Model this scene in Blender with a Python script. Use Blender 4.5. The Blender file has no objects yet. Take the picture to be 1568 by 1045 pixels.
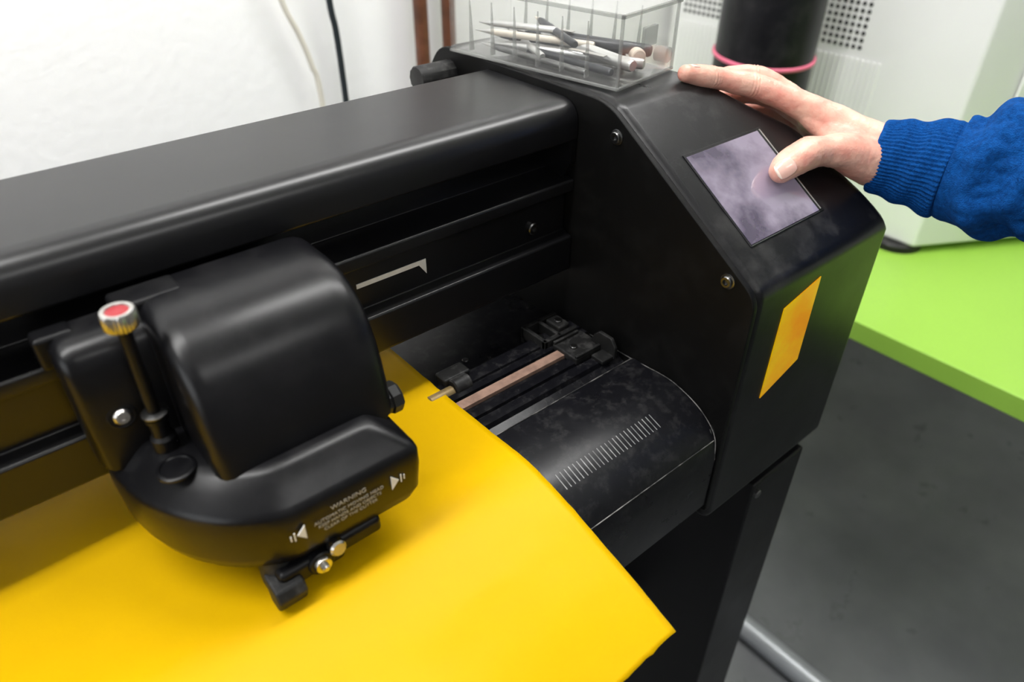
import bpy, bmesh, math, random
from mathutils import Vector, Matrix, noise
random.seed(4)
H = 1.45   # height of the machine-local origin above the floor
scene = bpy.context.scene
scene.view_settings.view_transform = 'Standard'
scene.view_settings.look = 'None'

# ---------------------------------------------------------------- materials
def pm(name, col, rough=0.5, metal=0.0, spec=0.5, var=0.0, vscale=12, bump=0.0, bscale=300,
       dust=0.0, dcol=(0.35,0.34,0.33), dscale=6, coat=0.0, sss=0.0, col2=None, emit=0.0, rvar=0.0, bdist=0.001, cr=(0.35,0.7)):
    m = bpy.data.materials.new(name); m.use_nodes = True
    nt = m.node_tree; b = nt.nodes['Principled BSDF']
    b.inputs['Roughness'].default_value = rough
    b.inputs['Metallic'].default_value = metal
    b.inputs['Specular IOR Level'].default_value = spec
    b.inputs['Coat Weight'].default_value = coat
    tc = nt.nodes.new('ShaderNodeTexCoord')
    def nz(scale, det=5, r=0.55):
        n = nt.nodes.new('ShaderNodeTexNoise'); n.inputs['Scale'].default_value = scale
        n.inputs['Detail'].default_value = det; n.inputs['Roughness'].default_value = r
        nt.links.new(tc.outputs['Object'], n.inputs['Vector']); return n
    c2 = col2 if col2 else tuple(c*(1-var) for c in col)
    n1 = nz(vscale)
    rp = nt.nodes.new('ShaderNodeValToRGB')
    rp.color_ramp.elements[0].position = cr[0]; rp.color_ramp.elements[0].color = (*c2,1)
    rp.color_ramp.elements[1].position = cr[1]; rp.color_ramp.elements[1].color = (*col,1)
    nt.links.new(n1.outputs['Fac'], rp.inputs['Fac'])
    out = rp.outputs['Color']
    if dust > 0:
        n2 = nz(dscale, 9, 0.7)
        mr = nt.nodes.new('ShaderNodeMapRange')
        mr.inputs['From Min'].default_value = 0.5; mr.inputs['From Max'].default_value = 0.85
        mr.inputs['To Min'].default_value = 0; mr.inputs['To Max'].default_value = dust
        nt.links.new(n2.outputs['Fac'], mr.inputs['Value'])
        g = nt.nodes.new('ShaderNodeNewGeometry'); sp = nt.nodes.new('ShaderNodeSeparateXYZ')
        nt.links.new(g.outputs['Normal'], sp.inputs['Vector'])
        mz = nt.nodes.new('ShaderNodeMapRange'); mz.inputs['From Min'].default_value = -0.1
        mz.inputs['To Min'].default_value = 0.25
        nt.links.new(sp.outputs['Z'], mz.inputs['Value'])
        mu = nt.nodes.new('ShaderNodeMath'); mu.operation = 'MULTIPLY'
        nt.links.new(mr.outputs['Result'], mu.inputs[0]); nt.links.new(mz.outputs['Result'], mu.inputs[1])
        mx = nt.nodes.new('ShaderNodeMix'); mx.data_type = 'RGBA'
        nt.links.new(mu.outputs[0], mx.inputs['Factor'])
        nt.links.new(out, mx.inputs['A']); mx.inputs['B'].default_value = (*dcol,1)
        out = mx.outputs['Result']
    nt.links.new(out, b.inputs['Base Color'])
    if rvar > 0:
        n3 = nz(9, 6, 0.65); mr = nt.nodes.new('ShaderNodeMapRange')
        mr.inputs['From Min'].default_value = .3; mr.inputs['From Max'].default_value = .7
        mr.inputs['To Min'].default_value = max(0.02, rough-rvar); mr.inputs['To Max'].default_value = rough+rvar
        nt.links.new(n3.outputs['Fac'], mr.inputs['Value']); nt.links.new(mr.outputs['Result'], b.inputs['Roughness'])
    if bump > 0:
        n4 = nz(bscale, 3); bp = nt.nodes.new('ShaderNodeBump')
        bp.inputs['Strength'].default_value = bump; bp.inputs['Distance'].default_value = bdist
        nt.links.new(n4.outputs['Fac'], bp.inputs['Height']); nt.links.new(bp.outputs['Normal'], b.inputs['Normal'])
    if sss > 0:
        b.inputs['Subsurface Weight'].default_value = sss
        b.inputs['Subsurface Radius'].default_value = (1.0,0.35,0.2)
        b.inputs['Subsurface Scale'].default_value = 0.006
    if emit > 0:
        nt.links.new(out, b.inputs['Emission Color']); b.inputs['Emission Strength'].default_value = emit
    return m

M_BLK  = pm('black_powdercoat', (0.004,0.004,0.005), 0.42, spec=.25, var=.3, bump=.2, bscale=900, bdist=.0003, dust=.05, dscale=9, rvar=.05)
M_BEAM = pm('black_beam_satin', (0.006,0.006,0.007), 0.29, spec=.42, var=.2, bump=.05, bscale=1200, bdist=.0002, dust=.02, rvar=.02)
M_SIDE = pm('black_side_panel', (0.003,0.003,0.003), 0.48, spec=.15, var=.3, bump=.15, bscale=900, bdist=.0003, dust=.05, dscale=30)
M_COVER= pm('black_cover_dusty', (0.004,0.004,0.005), 0.33, spec=.27, var=.3, bump=.2, bscale=1100, bdist=.0003, dust=.15, dscale=16, rvar=.06)
M_HEAD = pm('black_head_plastic', (0.004,0.004,0.005), 0.30, spec=.28, var=.2, bump=.14, bscale=1500, bdist=.0002, dust=.04, dscale=24, rvar=.03)
M_PLAT = pm('black_platen', (0.006,0.006,0.008), 0.30, spec=.28, var=.3, bump=.12, bscale=700, bdist=.0003, dust=.10, dscale=90, rvar=.08)
M_RUB  = pm('black_rubber', (0.010,0.010,0.010), 0.5, spec=.3, dust=.3, dscale=80)
M_WEAR = pm('worn_edge', (0.24,0.23,0.22), 0.6, col2=(0.02,0.02,0.02), vscale=60, cr=(.44,.68))
M_STL  = pm('steel', (0.62,0.60,0.57), 0.28, metal=1, var=.3, vscale=80)
M_DSTL = pm('dark_steel', (0.18,0.18,0.18), 0.30, metal=1, var=.3, vscale=80)
M_BRS  = pm('brass', (0.30,0.21,0.09), 0.5, metal=.4, var=.4, vscale=90)
M_STRIP= pm('cutting_strip', (0.33,0.205,0.155), 0.7, spec=.25, var=.35, vscale=120)
M_RED  = pm('red_cap', (0.36,0.010,0.018), 0.35, var=.2)
M_WHT  = pm('white_print', (0.85,0.85,0.84), 0.6, var=.1, vscale=200)
M_TXT  = pm('grey_print', (0.42,0.42,0.42), 0.6, var=.3, vscale=200)
M_TICK = pm('ruler_print', (0.34,0.34,0.34), 0.6, var=.7, vscale=90)
M_VIN  = pm('yellow_vinyl', (0.640,0.375,0.0), 0.42, spec=.10, var=.07, vscale=5, bump=.6, bscale=7, bdist=.005, cr=(.3,.7))
M_ORG  = pm('orange_sticker', (1.0,0.60,0.0), 0.3, col2=(1.0,0.34,0.0), vscale=9, coat=.2, cr=(.40,.58), emit=.26)  # two-tone ramp imitates a reflection; emission imitates the retroreflective glow
M_LCD  = pm('lcd_screen', (0.190,0.160,0.215), 0.04, spec=.9, col2=(0.045,0.033,0.062), vscale=15, emit=.30, coat=.8, cr=(.40,.60))  # dark clouds in the colour imitate reflections on the glass
M_GREEN= pm('green_laminate', (0.315,0.57,0.075), 0.35, spec=.3, var=.05, vscale=4)
M_WALL = pm('white_wall_paint', (0.93,0.93,0.93), 0.8, var=.02, vscale=3, bump=.25, bscale=60, bdist=.003)
M_GWALL= pm('grey_unseen_wall', (0.32,0.32,0.32), 0.8, var=.03, vscale=3)  # for walls out of view, greyed to dim reflections in the black parts
M_CEIL = pm('ceiling_paint', (0.82,0.82,0.81), 0.9, var=.02)
M_FLOOR= pm('grey_concrete', (0.20,0.207,0.21), 0.34, col2=(0.145,0.15,0.155), vscale=5, bump=.2, bscale=90, bdist=.001, rvar=.1)
M_WMC  = pm('white_machine_shell', (0.84,0.84,0.83), 0.5, var=.05, vscale=3)
M_WMC2 = pm('white_machine_panel', (0.88,0.88,0.87), 0.5, var=.04, vscale=3)
M_HOLE = pm('dark_hole', (0.03,0.03,0.03), 0.8)
M_ROLL = pm('black_roll', (0.006,0.006,0.008), 0.4, spec=.3, var=.3, dust=.2, dscale=20)
M_PINK = pm('pink_rubber', (0.80,0.17,0.27), 0.5, var=.2)
M_PIPE = pm('brown_pipe', (0.16,0.06,0.03), 0.4, var=.5, vscale=40)
M_CBLW = pm('cream_cable', (0.66,0.63,0.55), 0.5)
M_CBLB = pm('black_cable', (0.012,0.018,0.022), 0.5)
M_GREYM= pm('grey_metal', (0.42,0.44,0.46), 0.35, metal=.3, var=.1)
M_WTRIM= pm('white_trim', (0.8,0.8,0.79), 0.5)
M_SWT  = pm('blue_knit', (0.004,0.078,0.31), 0.9, spec=.1, col2=(0.002,0.045,0.19), vscale=260, bump=1.0, bscale=900, bdist=.0018)
M_SKIN = pm('skin', (0.72,0.43,0.33), 0.42, spec=.4, col2=(0.64,0.26,0.20), vscale=42, bump=.6, bscale=420, bdist=.0007, sss=.12, cr=(.34,.64))
M_NAIL = pm('fingernail', (0.78,0.50,0.42), 0.18, col2=(0.72,0.42,0.35), vscale=60, coat=.5)
M_NTIP = pm('nail_tip', (0.82,0.66,0.56), 0.3)
M_PEN1 = pm('pen_silver', (0.55,0.55,0.54), 0.3, metal=.7, var=.2)
M_PEN2 = pm('pen_black', (0.012,0.014,0.02), 0.35)
M_PEN3 = pm('pen_cream', (0.60,0.54,0.46), 0.4, var=.1)

def clear_mat(name, tint, fac, refl=.5):
    m = bpy.data.materials.new(name); m.use_nodes = True; nt = m.node_tree
    for n in list(nt.nodes): nt.nodes.remove(n)
    o = nt.nodes.new('ShaderNodeOutputMaterial'); mx = nt.nodes.new('ShaderNodeMixShader'); mx2 = nt.nodes.new('ShaderNodeMixShader')
    t = nt.nodes.new('ShaderNodeBsdfTransparent'); t.inputs['Color'].default_value = (*tint,1)
    g = nt.nodes.new('ShaderNodeBsdfGlossy'); g.inputs['Roughness'].default_value = .06
    d = nt.nodes.new('ShaderNodeBsdfDiffuse'); d.inputs['Color'].default_value = (.85,.85,.83,1)
    lw = nt.nodes.new('ShaderNodeLayerWeight'); lw.inputs['Blend'].default_value=.5
    pw = nt.nodes.new('ShaderNodeMath'); pw.operation='POWER'; pw.inputs[1].default_value=3.5
    ml = nt.nodes.new('ShaderNodeMath'); ml.operation='MULTIPLY_ADD'; ml.inputs[1].default_value=refl; ml.inputs[2].default_value=.03
    mx2.inputs['Fac'].default_value = fac
    nt.links.new(t.outputs[0], mx2.inputs[1]); nt.links.new(d.outputs[0], mx2.inputs[2])
    nt.links.new(lw.outputs['Facing'], pw.inputs[0]); nt.links.new(pw.outputs[0], ml.inputs[0])
    nt.links.new(ml.outputs[0], mx.inputs['Fac']); nt.links.new(mx2.outputs[0], mx.inputs[1]); nt.links.new(g.outputs[0], mx.inputs[2])
    nt.links.new(mx.outputs[0], o.inputs['Surface']); return m
M_CLR = clear_mat('clear_plastic', (.985,.985,.98), .03)
M_CLR2= clear_mat('clear_plastic_rib', (.72,.73,.72), .12)

# ---------------------------------------------------------------- helpers
def empty(name, loc=(0,0,H)):
    e = bpy.data.objects.new(name, None); e.location = loc; e.empty_display_size = .05
    scene.collection.objects.link(e); return e

def finish(bm, name, mat, parent=None, ang=35, bevel=0, seg=3, loc=None):
    bmesh.ops.recalc_face_normals(bm, faces=bm.faces)
    for f in bm.faces: f.smooth = True
    if not bevel:
        for e in bm.edges:
            if len(e.link_faces)==2 and e.calc_face_angle(0) > math.radians(ang): e.smooth = False
    me = bpy.data.meshes.new(name); bm.to_mesh(me); bm.free()
    ob = bpy.data.objects.new(name, me); scene.collection.objects.link(ob)
    for mm in (mat if isinstance(mat,(list,tuple)) else [mat]): me.materials.append(mm)
    if bevel:
        md = ob.modifiers.new('bev','BEVEL'); md.width = bevel; md.segments = seg; md.limit_method='ANGLE'; md.angle_limit = math.radians(ang)
        wn = ob.modifiers.new('wn','WEIGHTED_NORMAL'); wn.keep_sharp = False
    if parent: ob.parent = parent
    else: ob.location = (0,0,H)
    if loc is not None: ob.location = loc
    return ob

def bm_loft(bm, rings, cap=True, closed=True):
    vr = [[bm.verts.new(p) for p in r] for r in rings]
    n = len(rings[0])
    for a,b in zip(vr[:-1], vr[1:]):
        for i in range(n if closed else n-1):
            j=(i+1)%n
            bm.faces.new((a[i],a[j],b[j],b[i]))
    if cap:
        bm.faces.new(vr[0][::-1]); bm.faces.new(vr[-1])
    return vr
def loft(name, rings, mat, parent=None, cap=True, ang=35, bevel=0):
    bm = bmesh.new(); bm_loft(bm, rings, cap); return finish(bm, name, mat, parent, ang, bevel)
def prism_x(name, prof, x0, x1, mat, parent=None, bevel=0, ang=30, seg=3):
    bm = bmesh.new(); bm_loft(bm, [[(x0,y,z) for y,z in prof],[(x1,y,z) for y,z in prof]]); return finish(bm,name,mat,parent,ang,bevel,seg)
def prism_z(name, prof, z0, z1, mat, parent=None, bevel=0, ang=30):
    bm = bmesh.new(); bm_loft(bm, [[(x,y,z0) for x,y in prof],[(x,y,z1) for x,y in prof]]); return finish(bm,name,mat,parent,ang,bevel)
def add_box(bm, x0,x1,y0,y1,z0,z1):
    bm_loft(bm, [[(x0,y0,z0),(x1,y0,z0),(x1,y1,z0),(x0,y1,z0)],[(x0,y0,z1),(x1,y0,z1),(x1,y1,z1),(x0,y1,z1)]])
def box(name, x0,x1,y0,y1,z0,z1, mat, parent=None, bevel=0, loc=None):
    bm = bmesh.new(); add_box(bm,x0,x1,y0,y1,z0,z1); return finish(bm,name,mat,parent,30,bevel,loc=loc)
def frame(d):
    d = Vector(d).normalized(); a = Vector((0,0,1)) if abs(d.z)<.9 else Vector((1,0,0))
    u = d.cross(a).normalized(); return d, u, d.cross(u).normalized()
def bm_lathe(bm, p0, d, prof, n=32, tooth=0):
    d,u,v = frame(d); p0 = Vector(p0); rings=[]
    for h,r in prof:
        rings.append([p0+d*h+(u*math.cos(2*math.pi*i/n)+v*math.sin(2*math.pi*i/n))*(r*(1-(tooth if i%2 else 0))) for i in range(n)])
    bm_loft(bm, rings)
def lathe(name, p0, d, prof, mat, parent=None, n=32, tooth=0, ang=35):
    bm = bmesh.new(); bm_lathe(bm,p0,d,prof,n,tooth); return finish(bm,name,mat,parent,ang)
def cyl(name, p0, p1, r, mat, parent=None, n=32, ch=None):
    p0=Vector(p0); p1=Vector(p1); L=(p1-p0).length; c = ch if ch is not None else min(r*.15, L*.2)
    return lathe(name,p0,p1-p0,[(0,r-c),(c,r),(L-c,r),(L,r-c)],mat,parent,n)
def catmull(P, n=8):
    P=[Vector(p) for p in P]; Q=[P[0]*2-P[1]]+P+[P[-1]*2-P[-2]]; out=[]
    for i in range(1,len(Q)-2):
        for k in range(n):
            t=k/n; a,b,c,d=Q[i-1],Q[i],Q[i+1],Q[i+2]
            out.append(.5*((2*b)+(c-a)*t+(2*a-5*b+4*c-d)*t*t+(3*b-a-3*c+d)*t**3))
    out.append(P[-1]); return out
def tube(name, pts, r, mat, parent=None, n=12, sub=8):
    pts = catmull(pts, sub); rings=[]; u=None
    for i,p in enumerate(pts):
        d=(pts[min(i+1,len(pts)-1)]-pts[max(i-1,0)]).normalized()
        if u is None: _,u,v=frame(d)
        u=(u-d*u.dot(d)).normalized(); v=d.cross(u)
        rings.append([p+(u*math.cos(2*math.pi*k/n)+v*math.sin(2*math.pi*k/n))*r for k in range(n)])
    return loft(name,rings,mat,parent,ang=60)
def offset(poly, d):
    n=len(poly); out=[]
    A=sum(poly[i][0]*poly[(i+1)%n][1]-poly[(i+1)%n][0]*poly[i][1] for i in range(n)); s=1 if A>0 else -1
    for i in range(n):
        p0=Vector(poly[i-1]); p=Vector(poly[i]); p1=Vector(poly[(i+1)%n])
        a=(p-p0).normalized(); b=(p1-p).normalized()
        na=Vector((-a.y,a.x))*s; nb=Vector((-b.y,b.x))*s
        m=(na+nb).normalized(); k=max(.45,m.dot(na)); q=p+m*(d/k); out.append((q.x,q.y))
    return out
def roundpoly(poly, r, n=6):
    out=[]; N=len(poly)
    for i in range(N):
        p0=Vector(poly[i-1]); p=Vector(poly[i]); p1=Vector(poly[(i+1)%N])
        rr = r[i] if isinstance(r,(list,tuple)) else r
        a=(p0-p); b=(p1-p); q=max(1e-5,min(rr,a.length*.46,b.length*.46)); A=p+a.normalized()*q; B=p+b.normalized()*q
        for k in range(n+1):
            t=k/n; x=A*(1-t)**2+p*2*t*(1-t)+B*t*t; out.append((x.x,x.y))
    return out
def text(name, s, loc, size, mat, parent, align='LEFT'):
    c=bpy.data.curves.new(name,'FONT'); c.body=s; c.size=size; c.extrude=.00008; c.align_x=align
    o=bpy.data.objects.new(name,c); scene.collection.objects.link(o); o.location=loc; o.rotation_euler=(math.radians(90),0,0)
    c.materials.append(mat); o.parent=parent; return o
def screw_x(name, y, z, x, r, parent):
    lathe(name+'_washer',(x,y,z),(-1,0,0),[(0,r*1.3),(.0008,r*1.3),(.0010,r*1.2)],M_DSTL,parent,n=32)
    lathe(name,(x,y,z),(-1,0,0),[(0,r),(.0028,r),(.0036,r*.85),(.0036,r*.52),(.0012,r*.46)],M_DSTL,parent,n=32)

# ---------------------------------------------------------------- room
def room_box(name, x0,x1,y0,y1,z0,z1,mat): return box(name,x0,x1,y0,y1,z0,z1,mat,None,0,loc=(0,0,0))
RX0,RX1,RY0,RY1,RZ=-2.3,2.7,-2.3,1.15,2.7
room_box('floor',RX0,RX1,RY0,RY1,-.1,0,M_FLOOR)
room_box('ceiling',RX0,RX1,RY0,RY1,RZ,RZ+.1,M_CEIL)
room_box('wall_back',RX0,RX1,RY1,RY1+.1,0,RZ,M_WALL)
room_box('wall_left',RX0-.1,RX0,RY0,RY1,0,RZ,M_GWALL)
room_box('wall_right',RX1,RX1+.1,RY0,RY1,0,RZ,M_WALL)
room_box('wall_front',RX0,RX1,RY0-.1,RY0,0,RZ,M_GWALL)
room_box('baseboard_back',RX0,RX1,RY1-.015,RY1,0,.08,M_WTRIM)

tube('wall_cable',[(.575,1.125,.9),(.572,1.128,.3),(.580,1.128,-.2),(.588,1.128,-.33),(.592,1.128,-.8),(.6,1.125,-1.44)],.0052,M_CBLB)
tube('wall_cable.001',[(.44,1.128,.9),(.455,1.128,.2),(.482,1.128,-.12),(.503,1.128,-.23),(.522,1.128,-.28),(.536,1.128,-.33),(.545,1.128,-.40),(.55,1.128,-.8),(.56,1.128,-1.44)],.0045,M_CBLW)
for i,x in enumerate((.742,.800)):
    nm='heating_pipe' if i==0 else 'heating_pipe.001'
    e=empty(nm)
    cyl('pipe_run',(x,1.115,-1.45),(x,1.115,1.25),.0125,M_PIPE,e,24)
    for zz in (-.9,.1,.9):
        lathe('pipe_clip',(x,1.115,zz),(0,0,1),[(0,.0155),(.02,.0155)],M_GREYM,e,24)
        box('clip_stem',x-.004,x+.004,1.115,1.15,zz+.005,zz+.015,M_GREYM,e)

# ---------------------------------------------------------------- vinyl cutter
VC = empty('vinyl_cutter')
XL=-.80
beam = [(.567,-.205),(.559,-.197),(.455,-.197),(.447,-.1985),(.4405,-.2025),(.4365,-.2085),(.435,-.215),(.435,-.230),(.440,-.233),(.468,-.233),
        (.468,-.264),(.437,-.268),(.436,-.270),(.436,-.279),(.447,-.281),(.447,-.322),(.436,-.325),(.435,-.327),(.435,-.360),(.438,-.363),(.52,-.365),(.567,-.36)]
prism_x('cross_beam',beam,XL,.446,M_BEAM,VC,bevel=.0012,ang=28,seg=2)
plat=[(.237,-.53),(.237,-.470),(.241,-.449),(.250,-.436),(.265,-.4255),(.285,-.4185),(.305,-.4160),(.335,-.4172),(.343,-.4176),(.3445,-.4185),
      (.345,-.4255),(.352,-.4285),(.360,-.4255),(.3615,-.4205),(.371,-.4203),(.3715,-.4235),(.3745,-.4235),(.375,-.4200),(.384,-.4200),(.3845,-.4235),(.404,-.4235),(.4045,-.4200),(.412,-.4200),(.4125,-.4225),(.415,-.4225),(.4155,-.4200),(.43,-.4200),(.432,-.430),(.495,-.430),(.54,-.43),(.54,-.53)]
prism_x('platen',plat,XL,.4455,M_PLAT,VC,ang=24)
tube('platen_edge_wear',[(.28,.3442,-.4178),(.36,.3442,-.4178),(.443,.3442,-.4178)],.0005,M_WEAR,VC,6,4)
tube('platen_front_edge_wear',[(.28,.2412,-.4485),(.36,.2412,-.4485),(.443,.2412,-.4485)],.0005,M_WEAR,VC,6,4)
tube('platen_end_wear',[(.4445,.40,-.4205),(.4445,.345,-.4185),(.4445,.305,-.4152),(.4445,.285,-.4177),(.4445,.265,-.4247),(.4445,.250,-.4352),(.4445,.241,-.448),(.4445,.237,-.47)],.0005,M_WEAR,VC,6,6)
box('cutting_strip',XL,.402,.3900,.4000,-.4232,-.4192,M_STRIP,VC)
bm=bmesh.new()
def pz(y): return (-.4255+(y-.265)/.02*.007) if y<.285 else (-.4185+(y-.285)/.02*.0025)
x=.287; k=0
while x<.398:
    y0,y1=.2675,.2815
    w=.00045
    vs=[bm.verts.new((x-w,y0,pz(y0)+.0003)),bm.verts.new((x+w,y0,pz(y0)+.0003)),bm.verts.new((x+w,y1,pz(y1)+.0003)),bm.verts.new((x-w,y1,pz(y1)+.0003))]
    bm.faces.new(vs); x+=.0046; k+=1
finish(bm,'ruler_ticks',M_TICK,VC)
cyl('grit_roller',(.262,.4175,-.4225),(.288,.4175,-.4225),.0060,M_BRS,VC)
cyl('roller_bearing',(.288,.4185,-.420),(.306,.4185,-.420),.0085,M_RUB,VC)
box('roller_mount',.284,.313,.424,.440,-.430,-.413,M_RUB,VC,.002)
box('strip_clamp_base',.400,.438,.374,.407,-.423,-.4155,M_RUB,VC,.0015)
box('clamp_rib_front',.400,.432,.3735,.3765,-.4155,-.412,M_RUB,VC,.0008)
box('clamp_rib_rear',.400,.432,.4035,.4065,-.4155,-.412,M_RUB,VC,.0008)
box('clamp_frame_front',.392,.436,.409,.414,-.425,-.412,M_RUB,VC,.001)
box('clamp_frame_rear',.392,.436,.440,.4445,-.430,-.412,M_RUB,VC,.001)
box('clamp_frame_side',.392,.3965,.409,.444,-.425,-.412,M_RUB,VC,.001)
box('clamp_frame_mid',.411,.415,.409,.444,-.425,-.412,M_RUB,VC,.001)
box('clamp_block',.418,.433,.417,.437,-.425,-.410,M_RUB,VC,.002)
prism_x('clamp_tab',[(.356,-.421),(.356,-.408),(.362,-.400),(.378,-.400),(.384,-.406),(.390,-.421)],.4325,.4365,M_RUB,VC,.001)
box('clamp_tab_foot',.418,.436,.357,.372,-.421,-.417,M_RUB,VC,.001)
cyl('clamp_screw',(.426,.427,-.410),(.426,.427,-.4085),.0040,M_DSTL,VC)
cyl('clamp_screw_front',(.412,.390,-.4155),(.412,.390,-.4135),.0035,M_DSTL,VC)
cyl('clamp_screw_side',(.402,.427,-.430),(.402,.427,-.418),.0035,M_DSTL,VC)
cyl('platen_screw',(.33,.455,-.430),(.33,.455,-.4285),.003,M_DSTL,VC)
bm=bmesh.new()
P=[(.222,-.3020),(.2805,-.3020),(.2875,-.3120),(.2875,-.2980),(.222,-.2980)]
bm_loft(bm,[[(x,.4472,z) for x,z in P],[(x,.4464,z) for x,z in P]])
finish(bm,'rail_mark',M_WHT,VC)
lathe('rail_bolt',(.405,.447,-.308),(0,-1,0),[(0,.006),(.003,.006),(.004,.005),(.004,.003),(.002,.0026)],M_DSTL,VC,24)
prism_x('beam_gusset',[(.436,-.228),(.436,-.25),(.446,-.268),(.468,-.268),(.468,-.228)],.440,.4455,M_BLK,VC)
lathe('rear_knob',(.404,.622,-.214),(1,0,0),[(0,.0085),(.0005,.0122),(.002,.0130),(.042,.0130)],M_RUB,VC,24,.05)

def housing(tag, mirror=False):
    f=(lambda x:x) if not mirror else (lambda x: -.35-x)
    a=roundpoly([(.235,-.54),(.235,-.300),(.404,-.190),(.640,-.190),(.662,-.22),(.662,-.54)],[.004,.014,.018,.02,.01,.004],5)
    prism_x('side_plate'+tag,a,f(.446),f(.452),M_SIDE,VC,.0012,ang=50,seg=2)
    bm=bmesh.new()
    V=lambda x,y,z: bm.verts.new((f(x),y,z))
    x0=.452
    a0=V(x0,.236,-.56); a1=V(x0,.236,-.299); am=V(x0,.338,-.2315); a2=V(x0,.400,-.1915); a2b=V(x0,.425,-.1895); a3=V(x0,.640,-.191); a4=V(x0,.661,-.56)
    b1=V(.661,.236,-.299); bm_=V(.630,.338,-.2315); b2=V(.560,.400,-.1915); b2b=V(.562,.425,-.1895); b3=V(.570,.640,-.191)
    c0=V(.661,.236,-.56); c2=V(.663,.338,-.262); c2b=V(.663,.425,-.262); c3=V(.663,.655,-.262); c4=V(.663,.661,-.56)
    F=bm.faces.new
    F((a0,a1,b1,c0)); F((a1,am,bm_,b1)); F((am,a2,b2,bm_)); F((a2,a2b,b2b,b2)); F((a2b,a3,b3,b2b))
    F((a3,a4,c4,c3,b3)); F((b1,bm_,c2)); F((bm_,b2,b2b,c2b,c2)); F((b2b,b3,c3,c2b)); F((c0,b1,c2,c2b,c3,c4)); F((a0,c0,c4,a4)); F((a0,a4,a3,a2b,a2,am,a1))
    finish(bm,'console_cover'+tag,M_COVER,VC,12,.009,4)
    for i,(y,z) in enumerate(((.390,-.2156),(.262,-.2946),(.2497,-.444),(.60,-.24),(.60,-.50))):
        if not mirror: screw_x('side_bolt_%d%s'%(i,tag),y,z,.446,.0050,VC)
    xa,xb=sorted((f(.541),f(.636)))
    prism_z('stand_leg'+tag,[(xa,.237),(xb,.237),(xb,.62),(xa,.62)],-1.36,-.572,M_BLK,VC,.003)
    box('stand_foot'+tag,xa+.01,xb-.01,.05,.82,-1.40,-1.35,M_BLK,VC,.006)
    for j,y in enumerate((.08,.79)):
        lathe('caster_%d%s'%(j,tag),((xa+xb)/2-.012,y,-1.425),(1,0,0),[(0,.022),(.003,.025),(.021,.025),(.024,.022)],M_RUB,VC,24)
    xa,xb=sorted((f(.470),f(.650)))
    box('housing_base'+tag,xa,xb,.245,.65,-.575,-.555,M_SIDE,VC,.002)
housing('')
housing('_far',True)
lathe('base_screw',(.548,.2370,-.586),(0,-1,0),[(0,.005),(.003,.005),(.004,.004),(.004,.002)],M_DSTL,VC,20)
box('stand_crossbar',-.99,.545,.40,.46,-.98,-.90,M_BLK,VC,.004)
box('platen_underbody',XL,.446,.28,.56,-.60,-.531,M_SIDE,VC,.003)

def slope_pt(x,y,h=0):
    z=-.299+(y-.236)*((.299-.2315)/(.338-.236)); n=Vector((0,-.552,.834)); return Vector((x,y,z))+n*h
def slope_slab(name,x0,x1,y0,y1,h0,h1,mat,bev=.0006):
    bm=bmesh.new()
    bm_loft(bm,[[slope_pt(x,y,h0) for x,y in ((x0,y0),(x1,y0),(x1,y1),(x0,y1))],[slope_pt(x,y,h1) for x,y in ((x0,y0),(x1,y0),(x1,y1),(x0,y1))]])
    return finish(bm,name,mat,VC,30,bev)
slope_slab('touch_bezel',.478,.586,.2670,.3460,-.002,.0010,M_BLK)
slope_slab('touch_screen',.4795,.5785,.2685,.3435,.0005,.0016,M_LCD,.0003)
slope_slab('touch_bezel_trim',.5810,.5825,.2690,.3440,.0005,.0020,M_STL,.0003)
slope_slab('touch_bezel_trim_lower',.4795,.5785,.2672,.2680,.0005,.0016,M_DSTL,.0002)
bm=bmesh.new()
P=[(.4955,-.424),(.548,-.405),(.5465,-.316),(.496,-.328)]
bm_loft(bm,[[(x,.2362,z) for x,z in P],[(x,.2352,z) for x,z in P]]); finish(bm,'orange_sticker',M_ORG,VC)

# ---- cutting head carriage
lowc=[(.018,.433),(.016,.404),(.021,.372),(.034,.343),(.054,.319),(.083,.3015),(.1795,.3000),(.1815,.433)]
lowr=[.002,.014,.016,.016,.018,.014,.007,.002]
R=[]
for z,d,dr in ((-.392,.020,.006),(-.389,.012,.004),(-.382,.005,.002),(-.372,.0015,0),(-.350,0,0),(-.3385,.0003,0),(-.3350,.0015,0),(-.3325,.0040,.001),(-.3255,.0115,.002),(-.3190,.0190,.004),(-.3170,.0225,.005),(-.3165,.027,.006)):
    poly=offset(lowc,d)
    R.append([(x,y,z) for x,y in roundpoly(poly,[r+dr for r in lowr],6)])
loft('head_lower_shell',R,M_HEAD,VC,ang=50)
hump=[(.432,-.330),(.432,-.2325),(.400,-.2325),(.388,-.2335),(.377,-.2365),(.366,-.2420),(.356,-.2500),(.348,-.2600),(.3415,-.2730),(.3365,-.2890),(.333,-.3050),(.330,-.330)]
R=[]
for x,d in ((.0625,.013),(.0628,.0095),(.0640,.0060),(.0665,.0030),(.0705,.0008),(.076,0),(.166,0),(.173,.0008),(.1780,.0028),(.1805,.0055),(.1818,.009),(.1823,.012)):
    R.append([(x,y,z) for y,z in offset(hump,d)])
loft('head_hump_cover',R,M_HEAD,VC,ang=50)
box('hump_skirt',.066,.1790,.338,.432,-.335,-.312,M_HEAD,VC,.003)
boss=[(.432,-.330),(.432,-.241),(.414,-.2415),(.406,-.2445),(.4005,-.250),(.398,-.258),(.3965,-.275),(.3955,-.330)]
R=[]
for x,d in ((.0135,.010),(.0140,.0065),(.0160,.003),(.0195,.0008),(.024,0),(.0640,0)):
    R.append([(x,y,z) for y,z in offset(boss,d)])
loft('head_left_boss',R,M_HEAD,VC,ang=50)
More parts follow.
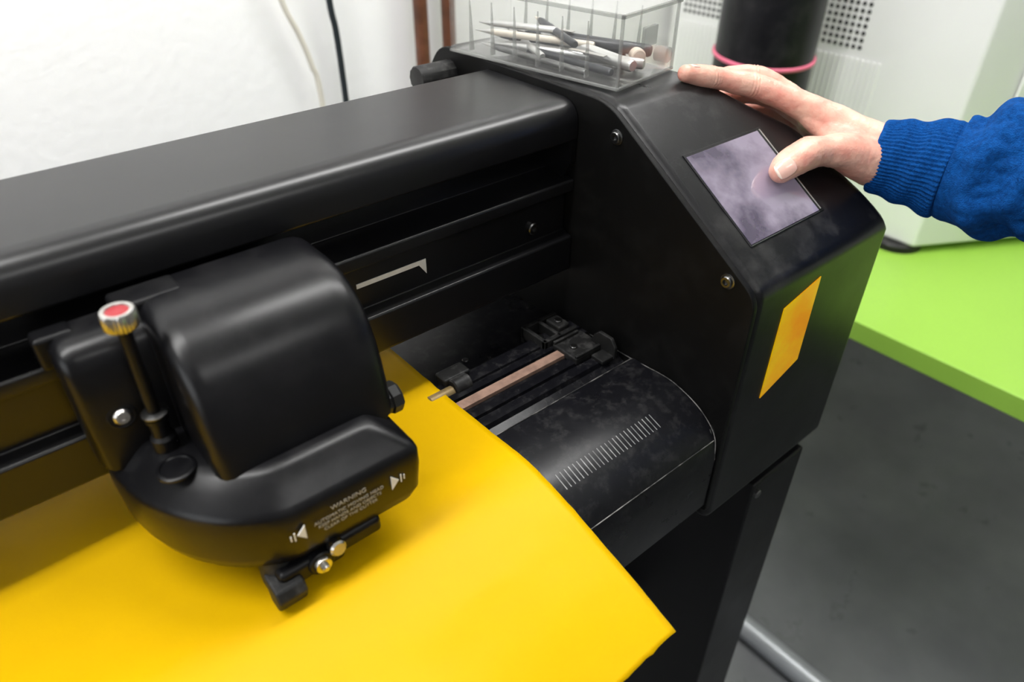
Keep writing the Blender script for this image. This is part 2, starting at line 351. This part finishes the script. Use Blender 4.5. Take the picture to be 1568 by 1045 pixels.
box('carriage_plate',.020,.176,.428,.4345,-.362,-.246,M_BLK,VC,.002)
box('carriage_upper_bracket',.052,.092,.412,.4345,-.2425,-.2320,M_BLK,VC,.003)
box('carriage_rear_tab',.008,.030,.420,.4345,-.262,-.240,M_BLK,VC,.003)
px,py=.0495,.3835
lathe('pressure_pin',(px,py,-.318),(0,0,1),[(0,.0075),(.010,.0075),(.012,.0055),(.022,.0055),(.023,.0068),(.026,.0068),(.027,.0038),(.10,.0038)],M_BLK,VC,24)
lathe('pressure_knob',(px,py,-.2275),(0,0,1),[(0,.0085),(.0015,.0095),(.0095,.0095),(.011,.0088),(.011,.0066),(.0100,.0062)],M_STL,VC,56,.05)
lathe('pressure_knob_cap',(px,py,-.2178),(0,0,1),[(0,.0062),(.0006,.0062),(.0012,.0045)],M_RED,VC,24)
lathe('pin_clip',(px,py,-.291),(0,0,1),[(0,.0045),(.001,.0078),(.002,.0078),(.003,.0045)],M_DSTL,VC,20)
lathe('shelf_cap',(.0470,.3600,-.3170),(0,0,1),[(0,.0115),(.0014,.0115),(.0020,.0108),(.0022,.0095),(.0014,.0088)],M_HEAD,VC,32)
lathe('boss_screw_recess',(.034,.3968,-.292),(0,-1,.15),[(0,.0085),(.0012,.0085),(.0016,.0075),(.0010,.0068)],M_BLK,VC,24)
lathe('boss_screw',(.034,.3962,-.292),(0,-1,.15),[(0,.0050),(.002,.0050),(.0035,.0038),(.0035,.002),(.002,.0018)],M_STL,VC,24)
lathe('hump_screw',(.1665,.3452,-.2725),(0,-.85,.5),[(-.001,.0066),(.0008,.0066),(.0016,.0058),(.0012,.0048),(-.0006,.0045)],M_BLK,VC,28)
lathe('hump_screw_core',(.1665,.3452,-.2725),(0,-.85,.5),[(.0006,.0046),(.0015,.0044),(.0015,.0022),(.0008,.0018)],M_DSTL,VC,20)
lathe('side_knob',(.176,.345,-.3265),(1,0,0),[(0,.010),(.006,.010),(.007,.0115),(.013,.0115),(.015,.010)],M_RUB,VC,18,.06)
lathe('tool_holder',(.079,.322,-.4125),(0,0,1),[(0,.008),(.003,.0115),(.010,.0125),(.022,.0125),(.03,.010)],M_RUB,VC,28)
box('tool_clamp_arm',.072,.118,.304,.330,-.402,-.386,M_BLK,VC,.004)
prism_x('tool_clamp_hook',[(.300,-.393),(.296,-.400),(.300,-.411),(.312,-.411),(.318,-.390)],.066,.086,M_RUB,VC,.002)
prism_x('tool_wing',[(.304,-.396),(.304,-.384),(.318,-.378),(.330,-.384),(.330,-.396)],.112,.146,M_BLK,VC,.003)
lathe('tool_screw',(.100,.306,-.3925),(.0,-1,.05),[(0,.0062),(.005,.0062),(.0065,.0055),(.0065,.0030),(.009,.0028),(.010,.0018)],M_STL,VC,30,.04)
lathe('tool_screw_upper',(.1115,.306,-.3855),(.0,-1,.2),[(0,.0058),(.006,.0058),(.0075,.0045),(.0075,.0015)],M_STL,VC,30,.04)
lathe('tool_screw_base',(.100,.306,-.3925),(.0,-1,.05),[(-.002,.009),(.003,.009),(.004,.008)],M_BLK,VC,24)
def tri(bm,xs): 
    bm_loft(bm,[[(x,.2998,z) for x,z in xs],[(x,.2992,z) for x,z in xs]])
bm=bmesh.new()
tri(bm,[(.0880,-.353),(.0935,-.3470),(.0935,-.3590)]); tri(bm,[(.1600,-.353),(.1545,-.3470),(.1545,-.3590)])
for xx in (.0860,.0836,.1615,.1639):
    hgt=.0034 if xx in (.0860,.1615) else .0020
    tri(bm,[(xx,-.353-hgt),(xx+.0007,-.353-hgt),(xx+.0007,-.353+hgt),(xx,-.353+hgt)])
finish(bm,'head_arrows',M_WHT,VC)
text('head_label_title','WARNING',(.1240,.2994,-.3475),.0052,M_TXT,VC,'CENTER')
text('head_label_line_1','AUTOMATIC MOVING HEAD',(.1240,.2994,-.3530),.0038,M_TXT,VC,'CENTER')
text('head_label_line_2','KEEP HANDS AND OBJECTS',(.1240,.2994,-.3570),.0036,M_TXT,VC,'CENTER')
text('head_label_line_3','CLEAR OF THE CUTTER',(.1240,.2994,-.3610),.0036,M_TXT,VC,'CENTER')

# ---------------------------------------------------------------- vinyl sheet
prof=[(.66,-.4185),(.54,-.4185),(.45,-.4180),(.40,-.4178),(.36,-.4165),(.343,-.4160),(.325,-.4150),(.305,-.4143),(.285,-.4166),(.265,-.4210),(.245,-.4262),(.22,-.4335),(.19,-.4425),(.165,-.4515),(.146,-.4590)]
pp=catmull([(0,y,z) for y,z in prof],5)
bm=bmesh.new(); NX=150; X0,X1=-.62,.277; grid=[]
for i in range(NX+1):
    x=X0+(X1-X0)*i/NX; row=[]
    for j,p in enumerate(pp):
        y,z=p.y,p.z; fr=max(0,(.24-y)/.1); bk=max(0,(y-.37)/.1)
        z+= (.0035*math.sin(x*17+1.2)+.002*math.sin(x*41+y*20))*fr
        z+= max(0,min(1,bk))*max(0,(.06-x))*.03*(1+math.sin(x*30)) if x<.06 else 0
        if j==len(pp)-1: y+=.0012*noise.noise(Vector((x*120,0,0)))
        xx=x
        if i==NX: xx+=.0008*noise.noise(Vector((y*90,3,0)))
        row.append(bm.verts.new((xx,y,z)))
    grid.append(row)
for i in range(NX):
    for j in range(len(pp)-1): bm.faces.new((grid[i][j],grid[i+1][j],grid[i+1][j+1],grid[i][j+1]))
vs=finish(bm,'yellow_vinyl_sheet',M_VIN,None,80)
so=vs.modifiers.new('s','SOLIDIFY'); so.thickness=.0005; so.offset=1

# ---------------------------------------------------------------- clear box with pens
BX = empty('clear_storage_box',(.469,.415,H-.1885)); BX.rotation_euler=(0,0,math.radians(9.5))
W,D,HH,T=.090,.195,.060,.0018
def bb(n,*a,m=M_CLR,b=.0006): return box(n,*a,m,BX,b)
bb('box_base',0,W,0,D,0,T); bb('box_wall_front',0,W,0,T,T,HH); bb('box_wall_rear',0,W,D-T,D,T,HH)
bb('box_wall_left',0,T,T,D-T,T,HH); bb('box_wall_right',W-T,W,T,D-T,T,HH)
bb('box_rim_left',-.002,.001,-.002,D+.002,HH-.003,HH,m=M_CLR2); bb('box_rim_front',-.002,W+.002,-.002,.001,HH-.003,HH,m=M_CLR2)
bb('box_rim_right',W-.001,W+.002,-.002,D+.002,HH-.003,HH,m=M_CLR2); bb('box_rim_rear',-.002,W+.002,D-.001,D+.002,HH-.003,HH,m=M_CLR2)
bb('box_foot_left',-.0015,.0010,-.001,D,0,.0025,m=M_CLR2); bb('box_foot_front',-.001,W,-.0015,.0010,0,.0025,m=M_CLR2)
bb('box_corner_front_left',-.0008,.0018,-.0008,.0018,0,HH,m=M_CLR2); bb('box_corner_front_right',W-.0018,W+.0008,-.0008,.0018,0,HH,m=M_CLR2)
bb('box_latch',.030,.050,-.004,-.0005,.030,.046,m=M_CLR2)
bb('box_lid',-.003,W+.003,-.003,D+.003,HH,HH+.0016)
bm=bmesh.new()
for yy in (.035,.062,.089,.116,.143,.170):
    for xx,s in ((T,1),(W-T,-1)):
        bm_loft(bm,[[(xx,yy,.004),(xx+s*.006,yy,.004),(xx+s*.0012,yy,.050)],[(xx,yy+.0014,.004),(xx+s*.006,yy+.0014,.004),(xx+s*.0012,yy+.0014,.050)]])
finish(bm,'box_ribs',M_CLR2,BX)
lathe('box_hinge',(W-.002,.004,.012),(0,1,0),[(0,.007),(.012,.007)],M_CLR2,BX,20)
lathe('box_hinge_rear',(W-.002,.14,.012),(0,1,0),[(0,.007),(.012,.007)],M_CLR2,BX,20)
def pen(n,p,q,r,m,tip=M_PEN1):
    p=Vector(p);q=Vector(q);L=(q-p).length
    lathe(n,p,q-p,[(0,r*.8),(.002,r),(L*.8,r),(L*.86,r*.8)],m,BX,18)
    lathe(n+'_tip',p+(q-p)*.85,q-p,[(0,r*.8),(L*.12,r*.25),(L*.15,r*.1)],tip,BX,14)
pen('pen_1',(.060,.012,.008),(.022,.165,.009),.0048,M_PEN1)
pen('pen_2',(.072,.040,.007),(.030,.180,.016),.0042,M_PEN2)
pen('pen_3',(.020,.020,.0075),(.035,.150,.0075),.0036,M_PEN2)
pen('pen_4',(.035,.008,.012),(.060,.130,.016),.0055,M_PEN1)
pen('pen_5',(.050,.060,.018),(.015,.175,.020),.0032,M_PEN3)
pen('knife_6',(.075,.015,.016),(.050,.120,.018),.0055,M_PEN2)
pen('pen_7',(.012,.090,.010),(.070,.182,.012),.0034,M_PEN1)
pen('pen_8',(.010,.040,.006),(.018,.170,.008),.0030,M_DSTL)
pen('pen_9',(.080,.060,.010),(.062,.180,.014),.0040,M_PEN2)
pen('pen_10',(.020,.060,.024),(.075,.150,.026),.0034,M_PEN2,M_PEN3)
pen('pen_11',(.045,.100,.026),(.028,.182,.024),.0030,M_PEN1)
for i,(a,b,c_) in enumerate(((.028,.035,.016),(.052,.088,.024),(.040,.135,.020))):
    box('spare_blade_%d'%i,a,a+.006,b,b+.038,c_,c_+.0008,M_STL,BX)
cyl('eraser_stub',(.064,.020,.012),(.076,.034,.014),.0065,M_PEN3,BX)

# ---------------------------------------------------------------- person: hand + sleeve
PR = empty('person')
tb=bmesh.new(); bmesh.ops.create_icosphere(tb,subdivisions=3,radius=1); tb.verts.index_update()
ICO_V=[v.co.copy() for v in tb.verts]; ICO_F=[[v.index for v in f.verts] for f in tb.faces]; tb.free()
HV=[]; HF=[]
def blob_chain(pts, step=.28):
    C=catmull([Vector(p[:3]) for p in pts],12); rr=[p[3] for p in pts]; RR=[]
    for i in range(len(rr)-1):
        for k in range(12): RR.append(rr[i]+(rr[i+1]-rr[i])*k/12)
    RR.append(rr[-1]); last=None
    for c,r in zip(C,RR):
        if last is not None and (c-last).length < r*step: continue
        last=c; b=len(HV)
        HV.extend([tuple(c+v*r) for v in ICO_V]); HF.extend([[i+b for i in f] for f in ICO_F])
idx=[(.668,.270,-.2445,.022),(.655,.302,-.231,.0175),(.6405,.330,-.2180,.0142),(.622,.353,-.2065,.0112),(.604,.374,-.1985,.0120),(.586,.386,-.1940,.0098),(.570,.3935,-.1900,.0103),(.553,.399,-.1860,.0090),(.542,.401,-.1835,.0076)]
mid=[(.674,.275,-.250,.022),(.669,.313,-.237,.016),(.659,.346,-.2240,.0132),(.648,.370,-.2095,.0106),(.634,.390,-.2000,.0110),(.619,.404,-.2000,.0095),(.604,.414,-.2040,.0096),(.590,.423,-.2070,.0082),(.582,.427,-.2080,.007)]
rin=[(.682,.278,-.254,.021),(.679,.319,-.244,.015),(.673,.355,-.2340,.0125),(.666,.378,-.2260,.0102),(.654,.399,-.2220,.0104),(.642,.413,-.2240,.0092),(.631,.424,-.2290,.009),(.617,.435,-.2330,.0078)]
pky=[(.688,.280,-.260,.020),(.688,.320,-.253,.0145),(.685,.360,-.2460,.0115),(.681,.380,-.2420,.0092),(.673,.396,-.2410,.0092),(.663,.408,-.2440,.0082),(.653,.418,-.2490,.0080),(.643,.427,-.2520,.007)]
thb=[(.674,.262,-.2540,.0250),(.661,.269,-.2540,.0225),(.643,.277,-.2465,.0195),(.625,.2845,-.2395,.0162),(.607,.291,-.2370,.0130),(.5900,.296,-.2365,.0146),(.573,.2975,-.2385,.0140),(.5600,.2978,-.2412,.0124),(.5525,.2972,-.2435,.0104)]
web=[(.655,.285,-.241,.0185),(.646,.298,-.2360,.0155),(.645,.312,-.2300,.0130),(.644,.324,-.2230,.0115)]
web2=[(.628,.2865,-.2410,.0120),(.6345,.2985,-.2385,.0095),(.6385,.312,-.2325,.0085),(.637,.328,-.2225,.0100)]
wrist=[(.694,.205,-.250,.024),(.686,.235,-.251,.0250),(.677,.262,-.251,.0250),(.672,.285,-.243,.021)]
wrist2=[(.705,.215,-.258,.022),(.697,.240,-.260,.0230),(.690,.262,-.261,.0225)]
for ch in (idx,mid,rin,pky,thb,web,web2,wrist,wrist2): blob_chain(ch)
for ch in ([(.655,.302,-.237,.014),(.668,.312,-.240,.015),(.678,.318,-.246,.014),(.688,.320,-.254,.0135)],[(.645,.322,-.227,.0118),(.660,.336,-.231,.0115),(.672,.345,-.238,.011),(.684,.352,-.247,.0105)]): blob_chain(ch)
me=bpy.data.meshes.new('hand_raw'); me.from_pydata(HV,[],HF); me.update()
tmp=bpy.data.objects.new('hand_raw',me); scene.collection.objects.link(tmp)
r=tmp.modifiers.new('r','REMESH'); r.mode='VOXEL'; r.voxel_size=.0012
s=tmp.modifiers.new('s','SMOOTH'); s.factor=.5; s.iterations=8
dg=bpy.context.evaluated_depsgraph_get(); dg.update()
hm=bpy.data.meshes.new_from_object(tmp.evaluated_get(dg)); bpy.data.objects.remove(tmp)
hm.name='hand'; hm.materials.clear(); hm.materials.append(M_SKIN)
J=[((.5900,.296,-.2365),(-.034,.003,-.003),.0185,.0065),((.604,.374,-.1985),(-.034,.02,.007),.016,.006),((.570,.3935,-.1900),(-.03,.01,.004),.014,.005),((.634,.390,-.200),(-.03,.03,.0),.014,.005)]
NR=[v.normal.copy() for v in hm.vertices]
for v,nr in zip(hm.vertices,NR):
    off=Vector((0,0,0))
    for c,d,rad,wd in J:
        q=v.co-Vector(c); dd=Vector(d).normalized(); h=q.dot(dd)
        if q.length<rad*1.1 and abs(h)<wd:
            off -= nr*(.00055*(math.cos(h*2*math.pi/.0028+1.5*noise.noise(v.co*200))+.2))*(1-abs(h)/wd)
    off += nr*(.0008*noise.noise(v.co*60)+.0003*noise.noise(v.co*190))
    v.co += off
for p in hm.polygons: p.use_smooth=True
ho=bpy.data.objects.new('hand',hm); scene.collection.objects.link(ho); ho.parent=PR
def nail(name,c,axis,nrm,L,Wd,curv,lcurv=.05):
    a=Vector(axis).normalized(); n=Vector(nrm); n=(n-a*n.dot(a)).normalized(); s=a.cross(n); c=Vector(c)
    bm=bmesh.new(); N=16; g=[]
    for i in range(N+1):
        u=-1+2*i/N; row=[]
        w=Wd*max(.3,(1-abs(u)**3.2)**(1/3.2) if abs(u)<1 else .3)
        for j in range(N+1):
            t=-1+2*j/N; x=t*w
            row.append(bm.verts.new(c+a*(u*L)+s*x-n*(x*x/(2*curv)+ (u*L)**2/(2*lcurv))))
        g.append(row)
    for i in range(N):
        for j in range(N):
            f=bm.faces.new((g[i][j],g[i+1][j],g[i+1][j+1],g[i][j+1])); f.material_index = 1 if i>=N-2 else 0
    o=finish(bm,name,[M_NAIL,M_NTIP],PR,80); so=o.modifiers.new('s','SOLIDIFY'); so.thickness=.0010; so.offset=0
    return o
ax=Vector((-.034,.0010,-.006)).normalized()
nn=Vector((-.12,-.70,.71)); nnn=(nn-ax*nn.dot(ax)).normalized()
n2=(nnn*.87+ax*.50).normalized(); a2=(ax*.87-nnn*.50).normalized()
nail('thumb_nail',Vector((.5550,.2974,-.2428))+n2*.0112,a2,n2,.0086,.0077,.0100,.018)
nail('index_nail',Vector((.551,.3995,-.1855))+Vector((.15,.15,.98)).normalized()*.0080,(-.03,.006,.007),(.15,.15,.98),.0062,.0052,.007,.02)

path=[(.672,.272,-.2520,.0325),(.6768,.257,-.2520,.0345),(.6830,.238,-.2520,.0380),(.6885,.216,-.2515,.0430),(.6905,.206,-.2510,.0455),(.695,.188,-.2480,.0505),(.703,.1635,-.2420,.0540),(.713,.125,-.2330,.0560),(.732,.06,-.215,.0570),(.760,-.02,-.19,.0590),(.785,-.10,-.150,.0640),(.80,-.150,-.085,.066),(.812,-.175,.02,.068),(.825,-.19,.14,.075)]
C=catmull([p[:3] for p in path],14); RR=catmull([(p[3],0,0) for p in path],14)
rings=[]; NS=320; cuffL=.062
S=[0]
for i in range(1,len(C)): S.append(S[-1]+(C[i]-C[i-1]).length)
U=[None]
def sring(i,scale,back=0.0):
    d=(C[min(i+1,len(C)-1)]-C[max(i-1,0)]).normalized()
    if U[0] is None: U[0]=frame(d)[1]
    u=(U[0]-d*U[0].dot(d)).normalized(); U[0]=u; v=d.cross(u); out=[]
    for k in range(NS):
        th=2*math.pi*k/NS; r=RR[i].x*scale
        cs=math.cos(th)*u+math.sin(th)*v; w=S[i]
        if w<cuffL:
            r+= .00070*math.cos(th*64)*(min(1,w/.004) if scale>=1 else 0)
            r+= .0014*math.sin(w*230+2.5*math.sin(th))*min(1,w/.02)
        else:
            f=min(1,(w-cuffL)/.02)
            q=Vector((math.cos(th)*1.4,math.sin(th)*1.4,w*24))
            r+= f*(.0105*noise.noise(q)+.0065*abs(noise.noise(q*2.1+Vector((3,1,7))))-.001)
            r+= f*.0050*math.sin(w*150+2.2*math.sin(th+1)+3*noise.noise(q*.6))*max(0,1-(w-cuffL)/.12)
        if abs(w-cuffL)<.004: r-= .0028*(1-abs(w-cuffL)/.004)
        out.append(C[i]+cs*r+d*back)
    return out
inner=[sring(0,.84,.012),sring(0,.90,.003),sring(0,.96,-.0012)]
for i in range(len(C)): rings.append(sring(i,1.0))
bm=bmesh.new(); bm_loft(bm,inner+rings,cap=True); finish(bm,'sweater_sleeve',M_SWT,PR,85)

# ---------------------------------------------------------------- green table and things on it
TB=empty('green_table')
box('table_top',1.12,2.25,-.75,1.14,-.737,-.70,M_GREEN,TB,.002)
for i,(x,y) in enumerate(((1.30,-.68),(2.18,-.68),(1.30,1.06),(2.18,1.06))):
    box('table_leg_%d'%i,x-.025,x+.025,y-.025,y+.025,-1.45,-.737,M_GREYM,TB,.003)
box('table_apron_front',1.30,2.18,-.70,-.67,-.80,-.737,M_GREYM,TB); box('table_apron_rear',1.30,2.18,1.04,1.07,-.80,-.737,M_GREYM,TB)

WM=empty('white_office_machine')
fp=[(1.424,.455),(1.70,.300),(2.10,.300),(2.10,1.12),(1.424,1.12)]
prism_z('machine_body',fp,-.685,.12,M_WMC,WM,.006)
prism_z('machine_front_panel',[(1.50,.408),(1.690,.301),(1.688,.297),(1.498,.403)],-.64,.08,M_WMC2,WM,.001)
for i,(x,y) in enumerate(((1.45,.50),(2.04,.36),(2.04,1.05),(1.48,1.05))):
    lathe('machine_foot_%d'%i,(x,y,-.70),(0,0,1),[(0,.05),(.012,.05),(.016,.045)],M_RUB,WM,32)
bm=bmesh.new()
y=.668
while y<1.09:
    z=-.350
    while z<.0:
        bm_lathe(bm,(1.4228,y,z),(1,0,0),[(0,.0040),(.0012,.0040)],8)
        z+=.0125
    y+=.0125
finish(bm,'vent_holes',M_HOLE,WM)
bm=bmesh.new(); y=.62
while y<1.09:
    add_box(bm,1.4205,1.424,y,y+.004,-.62,-.37); y+=.011
finish(bm,'vent_ribs',M_WMC2,WM)
RL=empty('black_material_roll')
lathe('roll_body',(1.25,.76,-.70),(0,0,1),[(0,.084),(.004,.088),(.86,.088),(.864,.084),(.864,.04),(.80,.04)],M_ROLL,RL,64)
bm=bmesh.new(); rings=[]
for i in range(72):
    th=2*math.pi*i/72; c=Vector((1.25+.0895*math.cos(th),.76+.0895*math.sin(th),-.352+.006*math.sin(th+.6)))
    o=Vector((math.cos(th),math.sin(th),0))
    rings.append([c+o*(.0028*math.cos(a))+Vector((0,0,.0042*math.sin(a))) for a in [2*math.pi*k/8 for k in range(8)]])
rings.append(rings[0]); bm_loft(bm,rings,cap=False); bmesh.ops.remove_doubles(bm,verts=bm.verts,dist=1e-5); finish(bm,'rubber_band',M_PINK,RL,80)
FR=empty('metal_floor_rail')
cyl('rail_tube',(.985,-.40,-1.425),(.985,.75,-1.425),.024,M_GREYM,FR,24)
for y in (-.4,.75): lathe('rail_cap_%d'%(y>0),(.985,y-.01,-1.425),(0,1,0),[(0,.025),(.02,.025)],M_RUB,FR,20)

# ---------------------------------------------------------------- lights
def area(name,loc,rot,sx,sy,pw,col=(1,1,1)):
    e=bpy.data.lights.new(name,'AREA'); e.shape='RECTANGLE'; e.size=sx; e.size_y=sy; e.energy=pw; e.color=col
    o=bpy.data.objects.new(name,e); o.location=loc; o.rotation_euler=rot; scene.collection.objects.link(o); return o
area('ceiling_light_1',(-.7,.45,2.66),(math.radians(26),0,0),1.5,.35,47,(1,.99,.975))
area('ceiling_light_2',(1.1,.45,2.66),(math.radians(26),0,0),1.5,.35,43,(1,.99,.975))
area('ceiling_light_3',(.4,-1.2,2.66),(0,0,0),1.3,.35,11,(1,.99,.975))
area('left_fill_light',(-2.25,-.3,1.7),(0,math.radians(-90),0),1.2,1.6,18,(.93,.97,1))  # unseen soft side light in front of the closed left wall
w=bpy.data.worlds.new('world'); scene.world=w; w.use_nodes=True
w.node_tree.nodes['Background'].inputs['Color'].default_value=(.9,.95,1,1); w.node_tree.nodes['Background'].inputs['Strength'].default_value=.3

# ---------------------------------------------------------------- camera
F=Vector((.5264,.6150,-.5866)).normalized(); Rr=Vector((.7636,-.6450,.0074)); Rr=(Rr-F*Rr.dot(F)).normalized(); U_=Rr.cross(F)
cam=bpy.data.cameras.new('camera'); co=bpy.data.objects.new('camera',cam); scene.collection.objects.link(co)
co.matrix_world=Matrix(((Rr.x,U_.x,-F.x,0),(Rr.y,U_.y,-F.y,0),(Rr.z,U_.z,-F.z,H),(0,0,0,1)))
cam.lens=1114/1568*36; cam.sensor_width=36; cam.clip_start=.02
cam.dof.use_dof=True; cam.dof.focus_distance=.60; cam.dof.aperture_fstop=4.5
scene.camera=co
